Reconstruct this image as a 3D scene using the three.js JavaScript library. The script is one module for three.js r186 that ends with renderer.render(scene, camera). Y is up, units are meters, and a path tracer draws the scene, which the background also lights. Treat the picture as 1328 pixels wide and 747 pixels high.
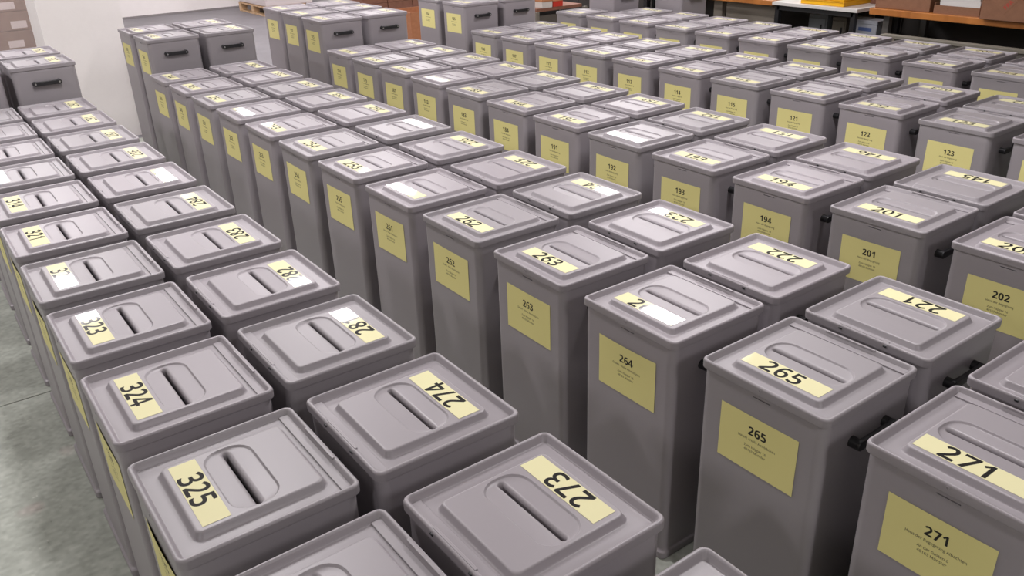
import * as THREE from 'three';
import { RectAreaLightUniformsLib } from 'three/addons/lights/RectAreaLightUniformsLib.js';
import { mergeGeometries } from 'three/addons/utils/BufferGeometryUtils.js';
import { Brush, Evaluator, SUBTRACTION } from 'three-bvh-csg';
import { RoundedBoxGeometry } from 'three/addons/geometries/RoundedBoxGeometry.js';
RectAreaLightUniformsLib.init();

// ------------------------------------------------------------------ camera, light, exposure
const scene = new THREE.Scene();
const camera = new THREE.PerspectiveCamera(37.83, 1328 / 747, 0.05, 60);
camera.position.set(0, 1.6785, 0);
camera.rotation.order = 'YXZ';
camera.rotation.set(-0.4417, -0.6230, -0.0325);
const renderer = new THREE.WebGLRenderer();
renderer.toneMapping = THREE.LinearToneMapping;
renderer.toneMappingExposure = 1.05;
renderer.shadowMap.enabled = true;
scene.background = new THREE.Color(0x000000);

const CEIL = 3.0;
// batten lights hung below the ceiling: [x, z] of each fitting, in staggered rows; frontmost and outermost ones are added to brighten lids and floor
const LAMPS = [[0.81, 2.3], [0.81, -3.45], [0.81, -7.9], [0.81, -12.9],
  [2.54, -1.6], [2.54, -6.42], [2.54, -10.9], [4.59, -3.95], [4.59, -8.96], [4.59, -13.4],
  [6.34, -6.5], [6.34, -11.2], [8.1, -8.5], [8.1, -13.3], [9.2, -6.3], [9.2, -11.1], [-2.7, -3.6], [-2.7, 0.9], [-1.0, -6.2], [-1.0, -10.9]];
const LAMP_NITS = 62, LAMP_W = 0.25, LAMP_L = 1.0, LAMP_COLOR = new THREE.Color(1.0, 0.955, 0.975);

// ------------------------------------------------------------------ helpers
let seed = 12345;
const rnd = () => { seed = (seed * 1664525 + 1013904223) >>> 0; return seed / 4294967296; };
const used = {};
function numbered(name) {
  const n = used[name] = (used[name] ?? -1) + 1;
  return n ? name + '_' + String(n).padStart(3, '0') : name;
}
function add(o) { scene.add(o); return o; }
function mesh(name, geo, material, parent) {
  const m = new THREE.Mesh(geo, material);
  m.name = name; m.castShadow = true; m.receiveShadow = true;
  if (parent) parent.add(m);
  return m;
}
function thing(name, label, category, [x, y, z] = [0, 0, 0], turn = 0, group) {
  const g = new THREE.Group(); g.name = numbered(name);
  g.position.set(x, y, z); g.rotation.y = turn;
  g.userData = { label, category }; if (group) g.userData.group = group;
  scene.add(g); return g;
}
function struct(name, geo, material, [x, y, z], label, category) {
  const m = mesh(name, geo, material); m.position.set(x, y, z);
  m.userData = { kind: 'structure', label, category }; scene.add(m); return m;
}
function box(w, h, d, x = 0, y = 0, z = 0, r = 0) {
  const g = r ? new RoundedBoxGeometry(w, h, d, 2, r) : new THREE.BoxGeometry(w, h, d);
  g.translate(x, y, z); return g.index ? g.toNonIndexed() : g;
}
const lin = (r, g, b) => new THREE.Color().setRGB(r, g, b);
const mat = (c, rough = 0.6, extra = {}) => new THREE.MeshStandardMaterial({ color: c, roughness: rough, metalness: 0, ...extra });

// value noise, tileable
function noiseGrid(n) { const a = new Float32Array(n * n); for (let i = 0; i < a.length; i++) a[i] = rnd(); return (u, v) => {
  const x = u * n, y = v * n, x0 = Math.floor(x), y0 = Math.floor(y), fx = x - x0, fy = y - y0;
  const s = t => t * t * (3 - 2 * t), g = (i, j) => a[((j % n + n) % n) * n + ((i % n + n) % n)];
  return (g(x0, y0) * (1 - s(fx)) + g(x0 + 1, y0) * s(fx)) * (1 - s(fy)) + (g(x0, y0 + 1) * (1 - s(fx)) + g(x0 + 1, y0 + 1) * s(fx)) * s(fy); }; }
function dataTex(n, fn, srgb = true) {
  const d = new Uint8Array(n * n * 4);
  for (let j = 0; j < n; j++) for (let i = 0; i < n; i++) {
    const c = fn(i / n, j / n), k = (j * n + i) * 4;
    for (let q = 0; q < 3; q++) d[k + q] = Math.max(0, Math.min(255, c[q]));
    d[k + 3] = 255;
  }
  const t = new THREE.DataTexture(d, n, n); t.magFilter = THREE.LinearFilter; t.minFilter = THREE.LinearFilter;
  t.wrapS = t.wrapT = THREE.RepeatWrapping; if (srgb) t.colorSpace = THREE.SRGBColorSpace; t.needsUpdate = true; return t;
}
function planarUV(geo, axes, scale) {           // uv in metres / scale from two position axes
  const p = geo.attributes.position, uv = new Float32Array(p.count * 2), ix = 'xyz'.indexOf(axes[0]), iy = 'xyz'.indexOf(axes[1]);
  for (let i = 0; i < p.count; i++) { uv[2 * i] = p.array[3 * i + ix] / scale; uv[2 * i + 1] = p.array[3 * i + iy] / scale; }
  geo.setAttribute('uv', new THREE.BufferAttribute(uv, 2)); return geo;
}

// ------------------------------------------------------------------ materials
const plastics = [lin(0.288, 0.264, 0.282), lin(0.281, 0.260, 0.275), lin(0.295, 0.269, 0.288)].map(c => mat(c, 0.41));
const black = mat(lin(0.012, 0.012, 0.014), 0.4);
const steel = mat(lin(0.5, 0.5, 0.5), 0.35, { metalness: 1 });

const nA = noiseGrid(6), nB = noiseGrid(23), nC = noiseGrid(97), nD = noiseGrid(256), nE = noiseGrid(256);
const floorTex = dataTex(1024, (u, v) => {
  const t = 0.1 * nA(u, v) + 0.14 * nB(u, v) + 0.22 * nC(u, v) + 0.5 * nD(u, v) - 0.48;
  const streak = nD(u * 0.25, v) - 0.5;
  const fleck = nE(u, v) > 0.985 ? 26 : (nE(v, u) > 0.99 ? -22 : 0);
  const b = 166 + t * 44 + streak * 9 + fleck, pink = Math.max(0, nB(v, u) - 0.86) * 90;
  return [b - 3 + pink, b + 1 - pink * 0.3, b - 8];
});
const floorMat = mat(0xffffff, 0.72, { map: floorTex });
const coatTex = dataTex(512, (u, v) => { const t = 0.5 * nA(u, v) + 0.3 * nB(u, v) + 0.2 * nC(u, v) - 0.5, b = 112 + t * 22; return [b + 2, b - 1, b + 3]; });
const coatMat = mat(0xffffff, 0.5, { map: coatTex });
const wallTex = dataTex(512, (u, v) => { const t = 0.5 * nB(u, v) + 0.3 * nC(u, v) + 0.2 * nD(u, v) - 0.5; const b = 233 + t * 4; return [b + 2, b - 3, b - 5]; });
const wallMat = mat(0xffffff, 0.8, { map: wallTex });
const ceilMat = mat(lin(0.5, 0.475, 0.41), 0.9);
const beigeMat = mat(lin(0.48, 0.45, 0.38), 0.85);
const woodTex = dataTex(512, (u, v) => { const t = nC(u * 0.06, v) * 0.6 + nD(u * 0.1, v) * 0.4 - 0.5; return [178 + t * 40, 112 + t * 34, 52 + t * 22]; });
const woodMat = mat(0xffffff, 0.45, { map: woodTex });
const palletTex = dataTex(256, (u, v) => { const t = nC(u * 0.1, v) - 0.5; return [196 + t * 50, 164 + t * 46, 128 + t * 40]; });
const palletMat = mat(0xffffff, 0.8, { map: palletTex });
const cardTex = (r, g, b) => dataTex(256, (u, v) => { const t = 0.6 * nB(u, v) + 0.4 * nD(u, v) - 0.5; return [r + t * 18, g + t * 16, b + t * 13]; });
const cardMat = mat(0xffffff, 0.75, { map: cardTex(134, 94, 70) });
const cardMat2 = mat(0xffffff, 0.75, { map: cardTex(168, 112, 76) });
const cardWrapMat = new THREE.MeshPhysicalMaterial({ map: cardTex(152, 130, 120), roughness: 0.6, clearcoat: 0.6, clearcoatRoughness: 0.3 });
const cardDarkMat = mat(0xffffff, 0.7, { map: cardTex(118, 78, 60) });
const filmMat = new THREE.MeshPhysicalMaterial({ color: lin(0.88, 0.85, 0.83), roughness: 0.3, transmission: 0.93, thickness: 0, ior: 1.4 });
const whiteLabel = mat(lin(0.8, 0.78, 0.82), 0.5);
const whiteWrap = new THREE.MeshPhysicalMaterial({ color: lin(0.62, 0.55, 0.55), roughness: 0.45, clearcoat: 0.4 });
const darkPanel = mat(lin(0.022, 0.018, 0.016), 0.7);  // near-black; under the tables it stands in for shade
const taupe = mat(lin(0.16, 0.14, 0.115), 0.7);
const laminate = mat(lin(0.66, 0.64, 0.62), 0.35);

// ------------------------------------------------------------------ the room
const X0 = -6.5, X1 = 11, ZB = -14.95, ZF = 5, T = 0.2;
const W = X1 - X0, D = ZF - ZB, CX = (X0 + X1) / 2, CZ = (ZB + ZF) / 2;
const JOINT = -3.28, SEAM = -7.0;                                             // expansion joint in the slab
{
  const f = new THREE.Group(); f.name = 'floor'; f.userData = { kind: 'structure', label: 'grey-green worn concrete floor with a joint line', category: 'floor' }; scene.add(f);
  const g1 = planarUV(box(W + 2 * T, 0.1, ZF + T - JOINT - 0.003, CX, -0.05, (ZF + T + JOINT + 0.003) / 2), 'xz', 3.1);
  const g2 = planarUV(box(W + 2 * T, 0.1, JOINT - 0.003 - SEAM, CX, -0.05, (JOINT - 0.003 + SEAM) / 2), 'xz', 3.1);
  const g3 = planarUV(box(W + 2 * T, 0.1, SEAM - ZB + T, CX, -0.05, (SEAM + ZB - T) / 2), 'xz', 3.1);
  mesh('slab', g1, floorMat, f); mesh('slab', g2, floorMat, f); mesh('slab', g3, coatMat, f);
  mesh('joint_filler', box(W, 0.09, 0.006, CX, -0.055, JOINT), mat(lin(0.06, 0.06, 0.055), 0.9), f);
}
struct('ceiling', new THREE.BoxGeometry(W + 2 * T, T, D + 2 * T), ceilMat, [CX, CEIL + T / 2, CZ], 'plain off-white ceiling above the store room', 'ceiling');
struct('wall_back', planarUV(box(W + 2 * T, CEIL, T), 'xy', 2), wallMat, [CX, CEIL / 2, ZB - T / 2], 'plain white painted wall beyond the bare floor', 'wall');
struct('wall_front', planarUV(box(W + 2 * T, CEIL, T), 'xy', 2), beigeMat, [CX, CEIL / 2, ZF + T / 2], 'plain beige painted wall opposite the tall boxes', 'wall');
struct('wall_left', planarUV(box(T, CEIL, D), 'zy', 2), beigeMat, [X0 - T / 2, CEIL / 2, CZ], 'plain beige painted wall beside the bare aisle', 'wall');
struct('wall_right', planarUV(box(T, CEIL, D), 'zy', 2), beigeMat, [X1 + T / 2, CEIL / 2, CZ], 'plain beige painted wall beyond the work tables', 'wall');
struct('baseboard_back', new THREE.BoxGeometry(W, 0.03, 0.012), mat(lin(0.24, 0.22, 0.22), 0.7), [CX, 0.015, ZB + 0.006], 'low grey skirting along the back wall', 'baseboard');
struct('pillar', planarUV(box(0.565, CEIL, 0.435, 0, 0, 0), 'xy', 2), wallMat, [1.2675, CEIL / 2, -7.3175], 'square white painted concrete pillar behind the tall boxes', 'pillar');

for (const [x, z] of LAMPS) {
  const t = thing('ceiling_light', 'white batten light hung below the ceiling, of a set partly added for brightness', 'ceiling light', [x, CEIL - 0.1, z], x < -2 ? Math.PI / 2 : 0, 'batten lights under the ceiling');
  mesh('housing', box(0.3, 0.07, 1.06, 0, 0.045, 0, 0.01), mat(lin(0.75, 0.75, 0.75), 0.5), t);
  for (const q of [-0.4, 0.4]) mesh('hanger', box(0.01, 0.024, 0.01, 0, 0.09, q), steel, t);
  mesh('diffuser', box(LAMP_W, 0.02, LAMP_L, 0, 0, 0, 0.008), new THREE.MeshStandardMaterial({ color: 0xffffff, emissive: LAMP_COLOR, emissiveIntensity: 6 }), t);
  const l = x < -2 ? new THREE.RectAreaLight(LAMP_COLOR, LAMP_NITS, LAMP_L, LAMP_W) : new THREE.RectAreaLight(LAMP_COLOR, LAMP_NITS, LAMP_W, LAMP_L);   // over the bare aisle the added fittings lie crosswise to soften shadow edges
  l.position.set(x, CEIL - 0.1 - 0.014, z); l.rotation.x = -Math.PI / 2; l.name = 'tube_light'; scene.add(l);
}

// ------------------------------------------------------------------ ballot box geometry
function ring(hx, hz, r, y, n = 5) {
  const p = [];
  for (let c = 0; c < 4; c++) {
    const sx = (c === 0 || c === 3) ? 1 : -1, sz = c < 2 ? 1 : -1, a0 = c * Math.PI / 2;
    for (let i = 0; i <= n; i++) { const a = a0 + i / n * Math.PI / 2; p.push([sx * (hx - r) + r * Math.cos(a), y, sz * (hz - r) + r * Math.sin(a)]); }
  }
  return p;
}
function loft(rings, capStart, capEnd) {
  const n = rings[0].length, pos = [], idx = [];
  for (const r of rings) for (const q of r) pos.push(q[0] / 1000, q[1] / 1000, q[2] / 1000);
  for (let k = 0; k + 1 < rings.length; k++) for (let i = 0; i < n; i++) {
    const a = k * n + i, a2 = k * n + (i + 1) % n, b = a + n, b2 = a2 + n;
    idx.push(a, b, b2, a, b2, a2);
  }
  const cap = (k, up) => { for (let i = 1; i + 1 < n; i++) up ? idx.push(k * n, k * n + i + 1, k * n + i) : idx.push(k * n, k * n + i, k * n + i + 1); };
  if (capStart) cap(0, false);
  if (capEnd) cap(rings.length - 1, true);
  const g = new THREE.BufferGeometry();
  g.setAttribute('position', new THREE.Float32BufferAttribute(pos, 3)); g.setIndex(idx); g.computeVertexNormals(); return g;
}
const H = 681, HT = 871;                        // lid top of the low and the tall boxes, mm
// lid, y = 0 at the top of the rim
const lidGeo = loft([
  ring(164, 164, 15, -22), ring(170.6, 170.6, 18, -22), ring(171.3, 171.3, 18, -21), ring(171.6, 171.6, 18, -5), ring(170.4, 170.4, 17, -2), ring(168, 168, 15, -0.3),
  ring(165.5, 165.5, 13, 0), ring(163, 163, 11, -1.2), ring(161.2, 161.2, 10, -4), ring(157, 157, 9, -13.5), ring(155.5, 155.5, 9, -14.7), ring(154, 154, 9, -15),
  ring(129, 124, 17, -15), ring(127.5, 122.5, 16, -14.6), ring(125.5, 120.5, 15, -12.6), ring(121, 116, 13, -3.4), ring(119.5, 114.5, 12.5, -1.4), ring(117, 112, 12, -0.8), ring(115, 110, 12, -0.8),
  ring(49, 107, 41, -0.8), ring(48, 106, 40.5, -1.2), ring(46, 104, 40, -4.2), ring(44.5, 102.5, 39, -5.0),
  ring(13, 100, 12, -6.2), ring(8.5, 98, 8, -7.2), ring(5.6, 96.5, 5, -9.8), ring(4.1, 95, 4, -14), ring(3.8, 94.5, 3.5, -32),
]);
const hingeGeo = box(0.0205, 0.005, 0.31, 0.1482, -0.0134, 0, 0.0015);
const tabGeo = box(0.0065, 0.005, 0.132, 0.1632, -0.0012, 0, 0.0015);
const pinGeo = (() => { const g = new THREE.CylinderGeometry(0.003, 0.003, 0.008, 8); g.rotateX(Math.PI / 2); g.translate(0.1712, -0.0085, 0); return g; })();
const rivetGeo = (() => { const g = new THREE.LatheGeometry([[0.0018, -0.0035], [0.0022, 0.0012], [0.0034, 0.0012], [0.0038, -0.0005]].map(q => new THREE.Vector2(...q)), 12); g.rotateZ(Math.PI / 2); g.translate(-0.1716, -0.0085, 0); return g; })();
function bodyGeo(h) {
  return loft([ring(171.5, 171.5, 17, 0), ring(172, 172, 17, 3), ring(172, 172, 17, 19), ring(170.5, 170.5, 17, 21.5), ring(167, 167, 21, 22.5), ring(164.5, 164.5, 24, 26), ring(164.6, 164.6, 24, 40),
    ring(166.2, 166.2, 24, h - 60), ring(166.4, 166.4, 24, h - 24), ring(163, 163, 21, h - 20), ring(161, 161, 20, h - 40), ring(158, 158, 20, 20)], true, true);
}
const csg = new Evaluator(); csg.attributes = ['position', 'normal']; csg.useGroups = false;
function slotted(h) {                            // the latch slit is cut right through the front wall
  const b = new Brush(bodyGeo(h)), c = new Brush(new THREE.BoxGeometry(0.03, 0.0028, 0.046));
  c.position.set(-0.164, h / 1000 - 0.034, 0.004); b.updateMatrixWorld(); c.updateMatrixWorld();
  return csg.evaluate(b, c, SUBTRACTION).geometry;
}
const bodyLow = slotted(H), bodyTall = slotted(HT);
function handleGeo() {                           // strap handle on the +z side, y = 0 at the handle
  const z0 = 0.1655, parts = [];
  for (const s of [-1, 1]) {
    const pad = new THREE.CylinderGeometry(0.0125, 0.0135, 0.02, 14); pad.rotateX(Math.PI / 2); pad.translate(s * 0.062, 0, z0 + 0.0095); parts.push(pad.toNonIndexed());
  }
  const sh = new THREE.Shape(); sh.moveTo(-0.062, -0.010);
  sh.quadraticCurveTo(0, -0.0065, 0.062, -0.010); sh.absarc(0.062, 0, 0.010, -Math.PI / 2, Math.PI / 2, false);
  sh.quadraticCurveTo(0, 0.0065, -0.062, 0.010); sh.absarc(-0.062, 0, 0.010, Math.PI / 2, 3 * Math.PI / 2, false);
  const bar = new THREE.ExtrudeGeometry(sh, { depth: 0.007, bevelEnabled: true, bevelThickness: 0.0025, bevelSize: 0.0025, bevelSegments: 2, curveSegments: 6 });
  bar.translate(0, 0, z0 + 0.018); parts.push(bar.index ? bar.toNonIndexed() : bar);
  return mergeGeometries(parts);
}
const handG = handleGeo();
const boltG = (() => { const g = new THREE.CylinderGeometry(0.005, 0.005, 0.003, 8); g.rotateX(Math.PI / 2); g.translate(0, 0, 0.1948); return g; })();

// ------------------------------------------------------------------ printed strips and sheets (lettering only), in atlases
const PAPER_LID = '#ddd8ac', PAPER_SHEET = '#dcd38e', INK = '#0d0b0a';
function atlas(cols, rows, cw, ch, paper, gloss) {
  const sheets = []; let n = 0;
  return (draw) => {
    const i = n % (cols * rows);
    if (i === 0) {
      const c = document.createElement('canvas'); c.width = cols * cw; c.height = rows * ch;
      const g = c.getContext('2d'); g.fillStyle = paper; g.fillRect(0, 0, c.width, c.height);
      sheets.push({ c, g });
    }
    const s = sheets[sheets.length - 1], cx = (i % cols) * cw, cy = Math.floor(i / cols) * ch;
    s.g.save(); s.g.translate(cx, cy); draw(s.g, cw, ch); s.g.restore();
    n++;
    if (!s.m) {
      const t = new THREE.CanvasTexture(s.c); t.colorSpace = THREE.SRGBColorSpace; s.t = t;
      s.m = gloss ? new THREE.MeshPhysicalMaterial({ map: t, roughness: 0.6, specularIntensity: 0.3, clearcoat: 0.5, clearcoatRoughness: 0.05 }) : mat(0xffffff, 0.65, { map: t });
    }
    s.t.needsUpdate = true;
    const TW = cols * cw, TH = rows * ch, e = 1;
    return { m: s.m, u0: (cx + e) / TW, u1: (cx + cw - e) / TW, v1: 1 - (cy + e) / TH, v0: 1 - (cy + ch - e) / TH };
  };
}
const stripCell = atlas(4, 16, 512, 128, PAPER_LID, true), sheetCell = atlas(6, 8, 340, 240, PAPER_SHEET, false);
function printStrip(num) {
  return stripCell((g, w, h) => {
    g.fillStyle = INK; g.strokeStyle = INK; g.lineWidth = 7; g.textAlign = 'left'; g.textBaseline = 'alphabetic'; g.font = '150px sans-serif';
    const tw = 88; let x = 108;
    for (const d of num) { g.save(); g.translate(x + tw / 2, h / 2 + 54); g.textAlign = 'center'; g.fillText(d, 0, 0); g.strokeText(d, 0, 0); g.restore(); x += tw; }
  });
}
function printSheet(num) {
  const hall = num[0] === '2' && num[1] === '6';
  const lines = num === '271' ? ['Haus der Begegnung Albachten', 'An der Gasten 6', '48163 Münster']
    : hall ? ['Davert - Halle Amelsbüren', 'Zum Häpper 16', '48163 Münster'] : ['Haus der Begegnung', 'Zum Häpper 16', '48163 Münster'];
  return sheetCell((g, w, h) => {
    g.fillStyle = INK; g.textAlign = 'center'; g.textBaseline = 'middle';
    g.font = 'bold 50px sans-serif'; g.fillText(num, w * 0.5, h * 0.27);
    g.font = '14px sans-serif'; g.fillText(lines[0], w * 0.5, h * 0.425);
    g.fillText(lines[1], w * 0.49, h * 0.55); g.fillText(lines[2], w * 0.49, h * 0.625);
  });
}
function stripGeo(c, dx, dz) {
  const hx = 0.026, hz = 0.105, g = new THREE.BoxGeometry(2 * hx, 0.0005, 2 * hz), p = g.attributes.position, uv = g.attributes.uv;
  for (let i = 0; i < p.count; i++) uv.setXY(i, c.u0 + (c.u1 - c.u0) * (p.getZ(i) + hz) / (2 * hz), c.v0 + (c.v1 - c.v0) * (p.getX(i) + hx) / (2 * hx));
  g.translate(-0.082 + dx, -0.0008 + 0.0004, dz); return g;
}
function sheetGeo(c, lift, dz, tilt) {
  const hy = 0.0735, hz = 0.1055, g = new THREE.BoxGeometry(0.0004, 2 * hy, 2 * hz, 1, 4, 6), p = g.attributes.position, uv = g.attributes.uv;
  for (let i = 0; i < p.count; i++) {
    const y = p.getY(i), z = p.getZ(i);
    uv.setXY(i, c.u0 + (c.u1 - c.u0) * (z + hz) / (2 * hz), c.v0 + (c.v1 - c.v0) * (y + hy) / (2 * hy));
    const bulge = lift * Math.max(0, y / hy) * Math.cos(z / hz * 1.4);
    p.setX(i, p.getX(i) - bulge); 
  }
  g.computeVertexNormals(); g.rotateX(tilt); g.translate(-0.1670, -0.158, dz); return g;
}

const ORD = ['', 'first', 'second', 'third', 'fourth', 'fifth', 'sixth', 'seventh', 'eighth', 'ninth', 'tenth', 'eleventh', 'twelfth', 'thirteenth'];
let boxCount = 0;
function ballotBox(x, z, faceLeft, tall, num, label) {
  const t = thing('ballot_box', label, 'ballot box', [x, 0, z], (faceLeft ? 0 : Math.PI) + (rnd() - 0.5) * 0.012, tall ? 'tall grey ballot boxes' : 'low grey ballot boxes');
  const m = plastics[boxCount++ % 3], top = (tall ? HT : H) / 1000;
  mesh('body', tall ? bodyTall : bodyLow, m, t);
  const lid = mesh('lid', lidGeo, m, t); lid.position.y = top;
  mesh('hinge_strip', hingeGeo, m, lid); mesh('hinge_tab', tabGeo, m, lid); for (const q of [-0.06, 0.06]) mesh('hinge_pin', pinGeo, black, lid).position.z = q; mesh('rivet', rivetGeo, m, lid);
  const st = printStrip(num), s = mesh('number_strip', stripGeo(st, (rnd() - 0.5) * 0.006, (rnd() - 0.5) * 0.012), st.m, lid); s.userData.label = 'pale yellow strip printed with a black number';
  const sh = printSheet(num), f = mesh('front_label', sheetGeo(sh, 0.001 + rnd() * 0.003, (rnd() - 0.5) * 0.008, (rnd() - 0.5) * 0.02), sh.m, t); f.position.y = top; f.userData.label = 'yellow printed paper sheet';
  for (const side of [0, 1]) {
    const h = mesh('handle', handG, black, t); h.position.y = top - 0.097; h.rotation.y = side * Math.PI; h.userData.label = 'black strap handle';
    if (tall) for (const q of [-0.062, 0.062]) mesh('bolt', boltG, steel, h).position.x = q;
  }
  return t;
}
const zk = k => -0.5313 - 0.4229 * k;
// x of each column as a function of the place k in it (0 is the front end of the rows)
const COLS = {
  A: { x: () => 0.334, left: true, k0: 1, nums: ['326', '325', '324', '323', '322', '321', '314', '313', '312', '311', '306'], tall: ['305', '304'], clear: 7 },
  B: { x: k => 0.713 - 0.0015 * k, left: false, k0: 0, nums: ['272', '273', '274', '281', '282', '283', '284', '285', '286', '287', '291', '292'], tall: ['293', '294'], tx: 0.02, clear: 7 },
  C: { x: () => 1.515, left: true, k0: 0, nums: ['271', '265', '264', '263', '262', '261', '255', '254', '253', '252', '251', '245', '244'], tall: ['243', '242'], tx: 0.06, tz: -0.05, clear: 8 },
  D: { x: () => 1.900, left: false, k0: 0, nums: ['216', '221', '222', '223', '224', '225', '226', '231', '232', '233', '234', '235', '236'], tall: ['237', '241'], tx: 0.055, tz: -0.05, clear: 7 },
  E: { x: k => 2.618 + 0.0165 * Math.max(0, k - 4) , left: true, k0: 1, nums: ['202', '201', '194', '193', '192', '191', '184', '183', '182', '181', '175', '174'], tall: ['173', '172', '171'], clear: 8 },
  F: { x: k => 2.998 + 0.0165 * Math.max(0, k - 4), left: false, k0: 1, nums: ['144', '145', '146', '151', '152', '153', '154', '155', '156', '161', '162', '163'], tall: ['164', '165', '166'], clear: 4 },
  G: { x: k => 3.865 + 0.0107 * k, left: true, k0: 2, nums: ['124', '123', '122', '121', '115', '114', '113', '112', '111', '107', '106'], tall: ['105', '104'], clear: 9 },
  H: { x: k => 4.253 + 0.0107 * k, left: false, k0: 3, nums: ['022', '023', '024', '025', '031', '032', '033', '034', '035', '036'], tall: ['041', '042'], clear: 0 },
  I: { x: k => 5.048 + 0.0094 * k, left: true, k0: 4, dz: 0.05, nums: ['054', '053', '052', '051', '046', '045', '044', '043', '042', '041'], tall: [], clear: 0 },
  J: { x: k => 5.434 + 0.0094 * k, left: false, k0: 4, dz: 0.05, nums: ['001', '002', '003', '004', '005', '006', '011', '012', '013'], tall: ['014'], clear: 0 },
};
const PLACE = { A: 'outermost column by the bare floor', B: 'second column from the bare floor', C: 'third column from the bare floor', D: 'fourth column from the bare floor', E: 'fifth column from the bare floor',
  F: 'sixth column from the bare floor', G: 'seventh column from the bare floor', H: 'eighth column from the bare floor', I: 'second column from the work tables', J: 'column nearest the work tables' };
for (const [name, c] of Object.entries(COLS)) {
  const total = c.nums.length;
  c.nums.forEach((num, i) => {
    const k = c.k0 + i, back = ORD[total - i], hid = i === 0 && 'ABDF'.includes(name);
    const label = i < c.clear && !hid ? `low grey ballot box ${num}, ${back} from the tall boxes, ${PLACE[name]}`
      : `low grey ballot box, ${back} from the ${name === 'I' ? 'trolley' : 'tall boxes'}, ${PLACE[name]}`;
    ballotBox(c.x(k), zk(k) + (c.dz || 0), c.left, false, num, label);
  });
  c.tall.forEach((num, i) => {
    const k = c.k0 + total + i;
    ballotBox(c.x(k) + (c.tx || 0), zk(k) + (c.dz || 0) + (c.tz || 0), c.left, true, num, `tall grey ballot box, ${ORD[i + 1]} after the low boxes, ${PLACE[name]}`);
  });
}
ballotBox(5.945, -5.52, false, true, '015', 'tall grey ballot box standing alone beside the work tables');

// ------------------------------------------------------------------ background: cartons, pallets, work tables
function carton(w, h, d, [x, y, z], m, label, group, opts = {}) {
  const t = thing('carton', label, 'carton', [x, y, z], opts.turn || 0, group);
  mesh('box_body', planarUV(box(w, h, d, 0, h / 2, 0, 0.006), 'xy', 0.8), m, t);
  if (opts.tape) mesh('packing_tape', box(0.05, 0.0015, d * 0.98, 0, h + 0.0005, 0), mat(lin(0.5, 0.36, 0.24), 0.25), t);
  if (opts.tag) mesh('address_label', box(opts.tag[0], opts.tag[1], 0.001, opts.tag[2], opts.tag[3], d / 2 + 0.0008), whiteLabel, t);
  if (opts.film) mesh('stretch_film', box(w + 0.006, h + 0.001, 0.0008, 0, h / 2, d / 2 + 0.004), filmMat, t);
  return t;
}
function pallet(x, z, w, d, label) {
  const t = thing('pallet', label, 'pallet', [x, 0, z]);
  const n = Math.round(w / 0.145);
  for (let i = 0; i < n; i++) mesh('deck_board', planarUV(box(0.1, 0.022, d, -w / 2 + 0.05 + i * (w - 0.1) / (n - 1), 0.133, 0), 'zx', 0.6), palletMat, t);
  for (const s of [-1, 0, 1]) {
    mesh('stringer_board', planarUV(box(w, 0.022, 0.1, 0, 0.111, s * (d / 2 - 0.05)), 'xz', 0.6), palletMat, t);
    for (const q of [-1, 0, 1]) mesh('block', planarUV(box(0.1, 0.078, 0.1, q * (w / 2 - 0.05), 0.061, s * (d / 2 - 0.05)), 'xy', 0.6), palletMat, t);
  }
  for (const q of [-1, 0, 1]) mesh('runner', planarUV(box(0.1, 0.022, d, q * (w / 2 - 0.05), 0.011, 0), 'zx', 0.6), palletMat, t);
  return t;
}
// wrapped cartons beside the pillar
pallet(0.62, -9.55, 1.2, 0.8, 'wooden pallet under film-wrapped cartons beside the pillar');
{
  const lay = ['bottom', 'second', 'third', 'fourth', 'fifth', 'top'], side = ['farthest from the pillar', 'in the middle', 'nearest the pillar'];
  for (let r = 0; r < 6; r++) for (let q = 0; q < 3; q++)
    carton(0.39, 0.166, 0.79, [0.22 + q * 0.4, 0.145 + r * 0.168, -9.55], cardWrapMat,
      `film-wrapped brown carton, ${lay[r]} layer of its pallet, ${side[q]}`, 'film-wrapped cartons beside the pillar', { tag: [0.13, 0.062, (q === 1 ? -0.06 : 0.02) + (r % 2) * 0.06, 0.05], film: true });
}
// white wrapped load by the back wall
pallet(5.42, -13.9, 0.8, 1.2, 'wooden pallet with a white wrapped load by the back wall');
{
  const t = thing('wrapped_load', 'white film-wrapped load on the pallet by the back wall', 'wrapped goods', [5.42, 0.145, -13.9]);
  for (let r = 0; r < 4; r++) mesh('layer', box(0.79, 0.246, 1.18, 0, 0.124 + r * 0.248, 0, 0.02), whiteWrap, t);
}
// brown goods behind the tall boxes
pallet(6.15, -11.45, 1.2, 0.8, 'wooden pallet under dark brown cartons behind the tall boxes');
for (let r = 0; r < 3; r++) for (let q = 0; q < 3; q++)
  carton(0.39, 0.155, 0.79, [5.75 + q * 0.4, 0.145 + r * 0.157, -11.45], cardDarkMat, `dark brown carton, ${ORD[r + 1]} layer from the floor, ${ORD[q + 1]} from the white load`, 'dark brown cartons behind the tall boxes', { tape: true });
{
  const t = thing('open_carton', 'orange-brown open cardboard carton on the floor behind the tall boxes', 'carton', [4.98, 0, -8.4]);
  const w = 0.62, d = 0.42, h = 0.53, s = 0.006;
  mesh('side', box(w, h, s, 0, h / 2, d / 2), cardMat2, t); mesh('side', box(w, h, s, 0, h / 2, -d / 2), cardMat2, t);
  mesh('side', box(s, h, d, -w / 2, h / 2, 0), cardMat2, t); mesh('side', box(s, h, d, w / 2, h / 2, 0), cardMat2, t);
  mesh('bottom', box(w, s, d, 0, s / 2, 0), cardMat2, t);
}
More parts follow.
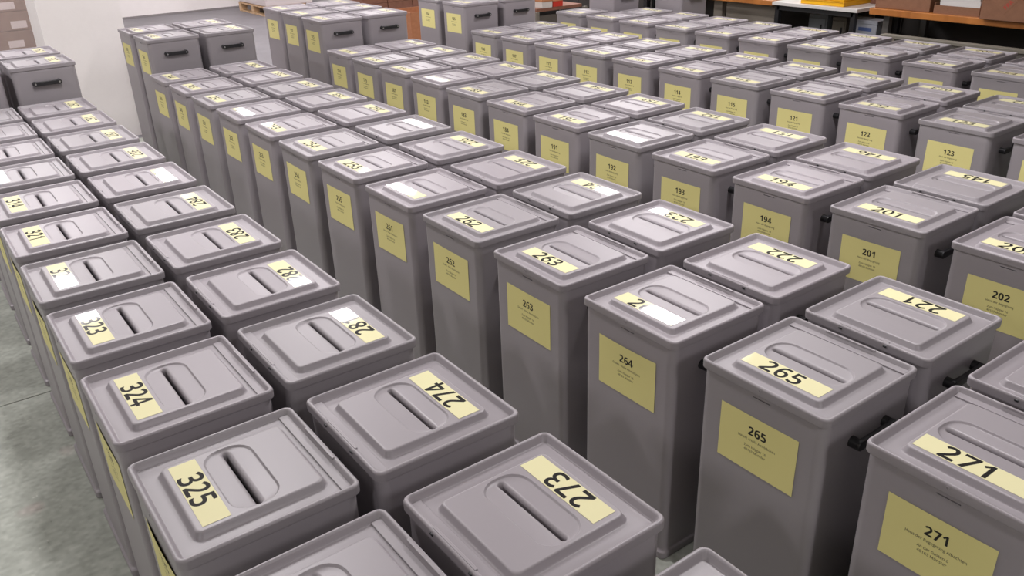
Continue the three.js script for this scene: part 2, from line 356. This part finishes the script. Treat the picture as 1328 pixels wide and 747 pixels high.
// low trolley with red and white boxes
{
  const t = thing('trolley', 'low brown trolley carrying a white and a red box', 'trolley', [5.75, 0, -7.2]);
  mesh('deck', planarUV(box(0.6, 0.03, 0.36, -0.02, 0.575, 0.04), 'xz', 0.8), cardDarkMat, t);
  mesh('shelf', planarUV(box(0.66, 0.03, 0.46, 0, 0.3, 0), 'xz', 0.8), taupe, t);
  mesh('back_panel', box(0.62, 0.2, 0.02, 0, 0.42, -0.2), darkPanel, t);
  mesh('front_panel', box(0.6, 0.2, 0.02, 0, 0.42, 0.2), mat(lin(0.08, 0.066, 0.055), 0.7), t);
  for (const a of [-1, 1]) for (const b of [-1, 1]) mesh('leg', box(0.04, 0.56, 0.04, a * 0.32, 0.28, b * 0.22), taupe, t);
  const w = thing('storage_box', 'small white box beside the red box on the trolley', 'box', [5.57, 0.59, -7.08]);
  mesh('box_body', box(0.135, 0.06, 0.2, 0, 0.03, 0, 0.004), mat(lin(0.55, 0.5, 0.46), 0.5), w);
  mesh('lid', box(0.14, 0.025, 0.205, 0, 0.072, 0, 0.004), cardMat2, w);
  const r = thing('storage_box', 'small red box with a grey lid on the trolley', 'box', [5.71, 0.59, -7.08]);
  mesh('box_body', box(0.13, 0.055, 0.2, 0, 0.0275, 0, 0.004), mat(lin(0.5, 0.035, 0.02), 0.45), r);
  mesh('lid', box(0.135, 0.02, 0.205, 0, 0.065, 0, 0.004), mat(lin(0.5, 0.2, 0.1), 0.5), r);
}
function legFrame(t, x0, x1, z0, z1, h, m, s = 0.04) {
  for (const x of [x0, x1]) for (const z of [z0, z1]) mesh('leg', box(s, h, s, x, h / 2, z), m, t);
  mesh('frame_rail', box(s, s, z1 - z0, x0, h - s / 2, (z0 + z1) / 2), m, t);
  mesh('frame_rail', box(s, s, z1 - z0, x1, h - s / 2, (z0 + z1) / 2), m, t);
}
// orange workbench with cartons
{
  const t = thing('workbench', 'orange wooden workbench with cartons standing on it', 'workbench', [0, 0, 0]);
  mesh('bench_top', planarUV(box(0.85, 0.05, 3.4, 6.855, 0.725, -2.25, 0.006), 'zx', 0.9), woodMat, t);
  mesh('back_panel', box(0.03, 0.69, 3.58, 7.22, 0.35, -2.39), darkPanel, t);  // dark sheet added for the shade and black goods under the bench
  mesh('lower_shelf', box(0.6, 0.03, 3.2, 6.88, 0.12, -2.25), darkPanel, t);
  for (const z of [-3.85, -0.65]) for (const x of [6.55, 7.12]) mesh('leg', box(0.05, 0.7, 0.05, x, 0.35, z), mat(lin(0.08, 0.075, 0.07), 0.5), t);
  const b1 = thing('carton', 'plain closed brown carton at the end of the workbench', 'carton', [6.66, 0.75, -3.7]);
  mesh('box_body', planarUV(box(0.4, 0.28, 0.45, 0, 0.14, 0, 0.006), 'zy', 0.8), cardMat, b1);
  mesh('packing_tape', box(0.39, 0.0012, 0.05, 0, 0.2805, 0), mat(lin(0.5, 0.36, 0.24), 0.25), b1);
  const b2 = thing('open_carton', 'low open carton holding white paper on the workbench', 'carton', [6.66, 0.75, -3.27]);
  for (const s of [-1, 1]) { mesh('side', box(0.4, 0.075, 0.006, 0, 0.0375, s * 0.17), cardMat, b2); mesh('side', box(0.006, 0.06, 0.34, s * 0.2, 0.03, 0), cardMat, b2); }
  mesh('bottom', box(0.4, 0.006, 0.34, 0, 0.003, 0), cardMat, b2);
  const pp = thing('paper_stack', 'stack of white paper inside the low open carton', 'paper', [6.67, 0.756, -3.27]);
  for (let i = 0; i < 5; i++) mesh('ream', box(0.36, 0.03, 0.3, (rnd() - 0.5) * 0.01, 0.015 + i * 0.0305, (rnd() - 0.5) * 0.01), laminate, pp);
  const b3 = thing('carton', 'brown carton with red stamped lettering on the workbench', 'carton', [6.63, 0.75, -2.76], 0.02);
  mesh('box_body', planarUV(box(0.5, 0.34, 0.6, 0, 0.17, 0, 0.006), 'zy', 0.8), cardMat, b3);
  const c = document.createElement('canvas'); c.width = 256; c.height = 128; const g = c.getContext('2d');
  g.fillStyle = '#865e46'; g.fillRect(0, 0, 256, 128); g.fillStyle = '#b03a30'; g.font = 'bold 84px sans-serif'; g.textAlign = 'center'; g.fillText('FRA', 128, 94);
  const ct = new THREE.CanvasTexture(c); ct.colorSpace = THREE.SRGBColorSpace;
  const sg = new THREE.BoxGeometry(0.001, 0.055, 0.12); { const p = sg.attributes.position, uv = sg.attributes.uv; for (let i = 0; i < p.count; i++) uv.setXY(i, p.getZ(i) / 0.12 + 0.5, p.getY(i) / 0.055 + 0.5); }
  sg.rotateX(-0.9); const st = mesh('red_stamp', sg, mat(0xffffff, 0.75, { map: ct }), b3); st.position.set(-0.2508, 0.11, -0.12);
  const cap = thing('bottle', 'tiny white plastic bottle at the workbench edge', 'bottle', [6.436, 0.75, -3.03]);
  const bg = new THREE.LatheGeometry([[0, 0], [0.008, 0], [0.008, 0.02], [0.004, 0.026], [0.004, 0.034], [0, 0.034]].map(q => new THREE.Vector2(...q)), 12);
  mesh('bottle_body', bg, whiteLabel, cap);
}
// white table with yellow crates
{
  const t = thing('table', 'white table with black steel legs carrying yellow trays', 'table', [0, 0, 0]);
  mesh('table_top', box(0.75, 0.028, 0.84, 6.83, 0.711, -4.49, 0.003), laminate, t);
  legFrame(t, 6.5, 7.16, -4.87, -4.12, 0.697, black);
  mesh('back_panel', box(0.02, 0.68, 0.8, 7.19, 0.34, -4.49), darkPanel, t);  // near-black sheet standing in for the shade beneath the table top
  const yel = mat(lin(0.85, 0.46, 0.01), 0.4);
  for (let i = 0; i < 3; i++) {
    const y = thing('tray', `yellow plastic tray, ${['bottom', 'middle', 'top'][i]} of the stack on the white table`, 'tray', [6.7, 0.725 + i * 0.042, -4.44]);
    mesh('tray_body', box(0.4, 0.035, 0.42, 0, 0.0175, 0, 0.006), yel, y); mesh('tray_rim', box(0.42, 0.006, 0.44, 0, 0.038, 0, 0.002), yel, y);
  }
  const br = thing('carton', 'small brown box beside the yellow trays on the white table', 'carton', [6.95, 0.725, -4.155]);
  mesh('box_body', planarUV(box(0.22, 0.12, 0.1, 0, 0.06, 0, 0.004), 'zy', 0.8), cardDarkMat, br);
  mesh('packing_tape', box(0.05, 0.0012, 0.09, 0, 0.1204, 0), mat(lin(0.5, 0.36, 0.24), 0.25), br);
  const greyBlue = mat(lin(0.2, 0.21, 0.23), 0.5), greyBox = mat(lin(0.26, 0.27, 0.3), 0.5);
  for (const [z, w, h, q, d] of [[-4.73, 0.19, 0.585, greyBlue, 'blue-grey'], [-4.51, 0.14, 0.58, taupe, 'taupe'], [-4.32, 0.1, 0.6, taupe, 'narrow taupe']]) {
    const f = thing('file_cabinet', `${d} metal cabinet under the white table`, 'cabinet', [6.98, 0, z]);
    mesh('cabinet_body', box(0.16, h, w, 0, h / 2, 0, 0.004), q, f); mesh('door', box(0.01, h - 0.06, w - 0.02, -0.085, h / 2, 0, 0.002), q, f); mesh('door_handle', box(0.01, 0.07, 0.012, -0.094, h * 0.8, w * 0.25), black, f);
  }
  const gb = thing('storage_box', 'grey box with a blue printed line between table and workbench', 'box', [6.68, 0, -4.07]);
  mesh('box_body', box(0.16, 0.6, 0.21, 0, 0.3, 0, 0.004), greyBox, gb); mesh('lid', box(0.17, 0.03, 0.22, 0, 0.612, 0, 0.004), greyBox, gb);
  mesh('printed_line', box(0.0012, 0.028, 0.12, -0.0805, 0.555, 0.0), mat(lin(0.05, 0.08, 0.2), 0.5), gb);
}
// second orange bench with taupe panel
{
  const t = thing('workbench', 'orange wooden bench with a taupe side panel beside the white table', 'workbench', [0, 0, 0]);
  mesh('bench_top', planarUV(box(0.75, 0.045, 1.7, 6.86, 0.705, -5.78, 0.006), 'zx', 0.9), woodMat, t);
  mesh('front_panel', box(0.02, 0.66, 0.58, 6.6, 0.34, -5.24), taupe, t);
  mesh('post', box(0.05, 0.68, 0.1, 6.6, 0.34, -5.62), taupe, t);
  mesh('leg', box(0.05, 0.68, 0.05, 6.55, 0.34, -6.55), black, t); mesh('leg', box(0.05, 0.68, 0.05, 7.15, 0.34, -6.55), black, t);
  mesh('back_panel', box(0.02, 0.68, 1.66, 7.2, 0.34, -5.78), darkPanel, t);  // added dark sheet, its colour carries the shade below this bench
}
// black cabinets beyond the bench
for (let i = 0; i < 3; i++) {
  const f = thing('metal_cabinet', `black metal cabinet, ${ORD[i + 1]} from the orange bench`, 'cabinet', [7.0, 0, -7.1 - i * 0.82]);
  mesh('cabinet_body', box(0.4, 1.1, 0.8, 0, 0.55, 0, 0.004), black, f);
  for (const q of [-1, 1]) { const d = mesh('door', box(0.012, 1.02, 0.385, -0.206, 0.55, q * 0.196, 0.002), darkPanel, f); mesh('door_handle', box(0.012, 0.1, 0.014, -0.218, 0.6, q * 0.03), steel, d); }
}
// narrow grey board behind the outermost column
{
  const t = thing('bench', 'low narrow bench with a grey-green board top beside the outermost column', 'bench', [0, 0, 0]);
  mesh('board', box(0.07, 0.022, 1.9, 5.915, 0.645, -2.55, 0.003), mat(lin(0.17, 0.155, 0.125), 0.7), t);
  mesh('apron', box(0.02, 0.05, 1.84, 5.9, 0.61, -2.55), mat(lin(0.1, 0.09, 0.08), 0.7), t);
  for (const z of [-3.4, -1.7]) for (const x of [5.9, 5.93]) mesh('leg', box(0.03, 0.634, 0.03, x, 0.317, z), taupe, t);
}

renderer.render(scene, camera);
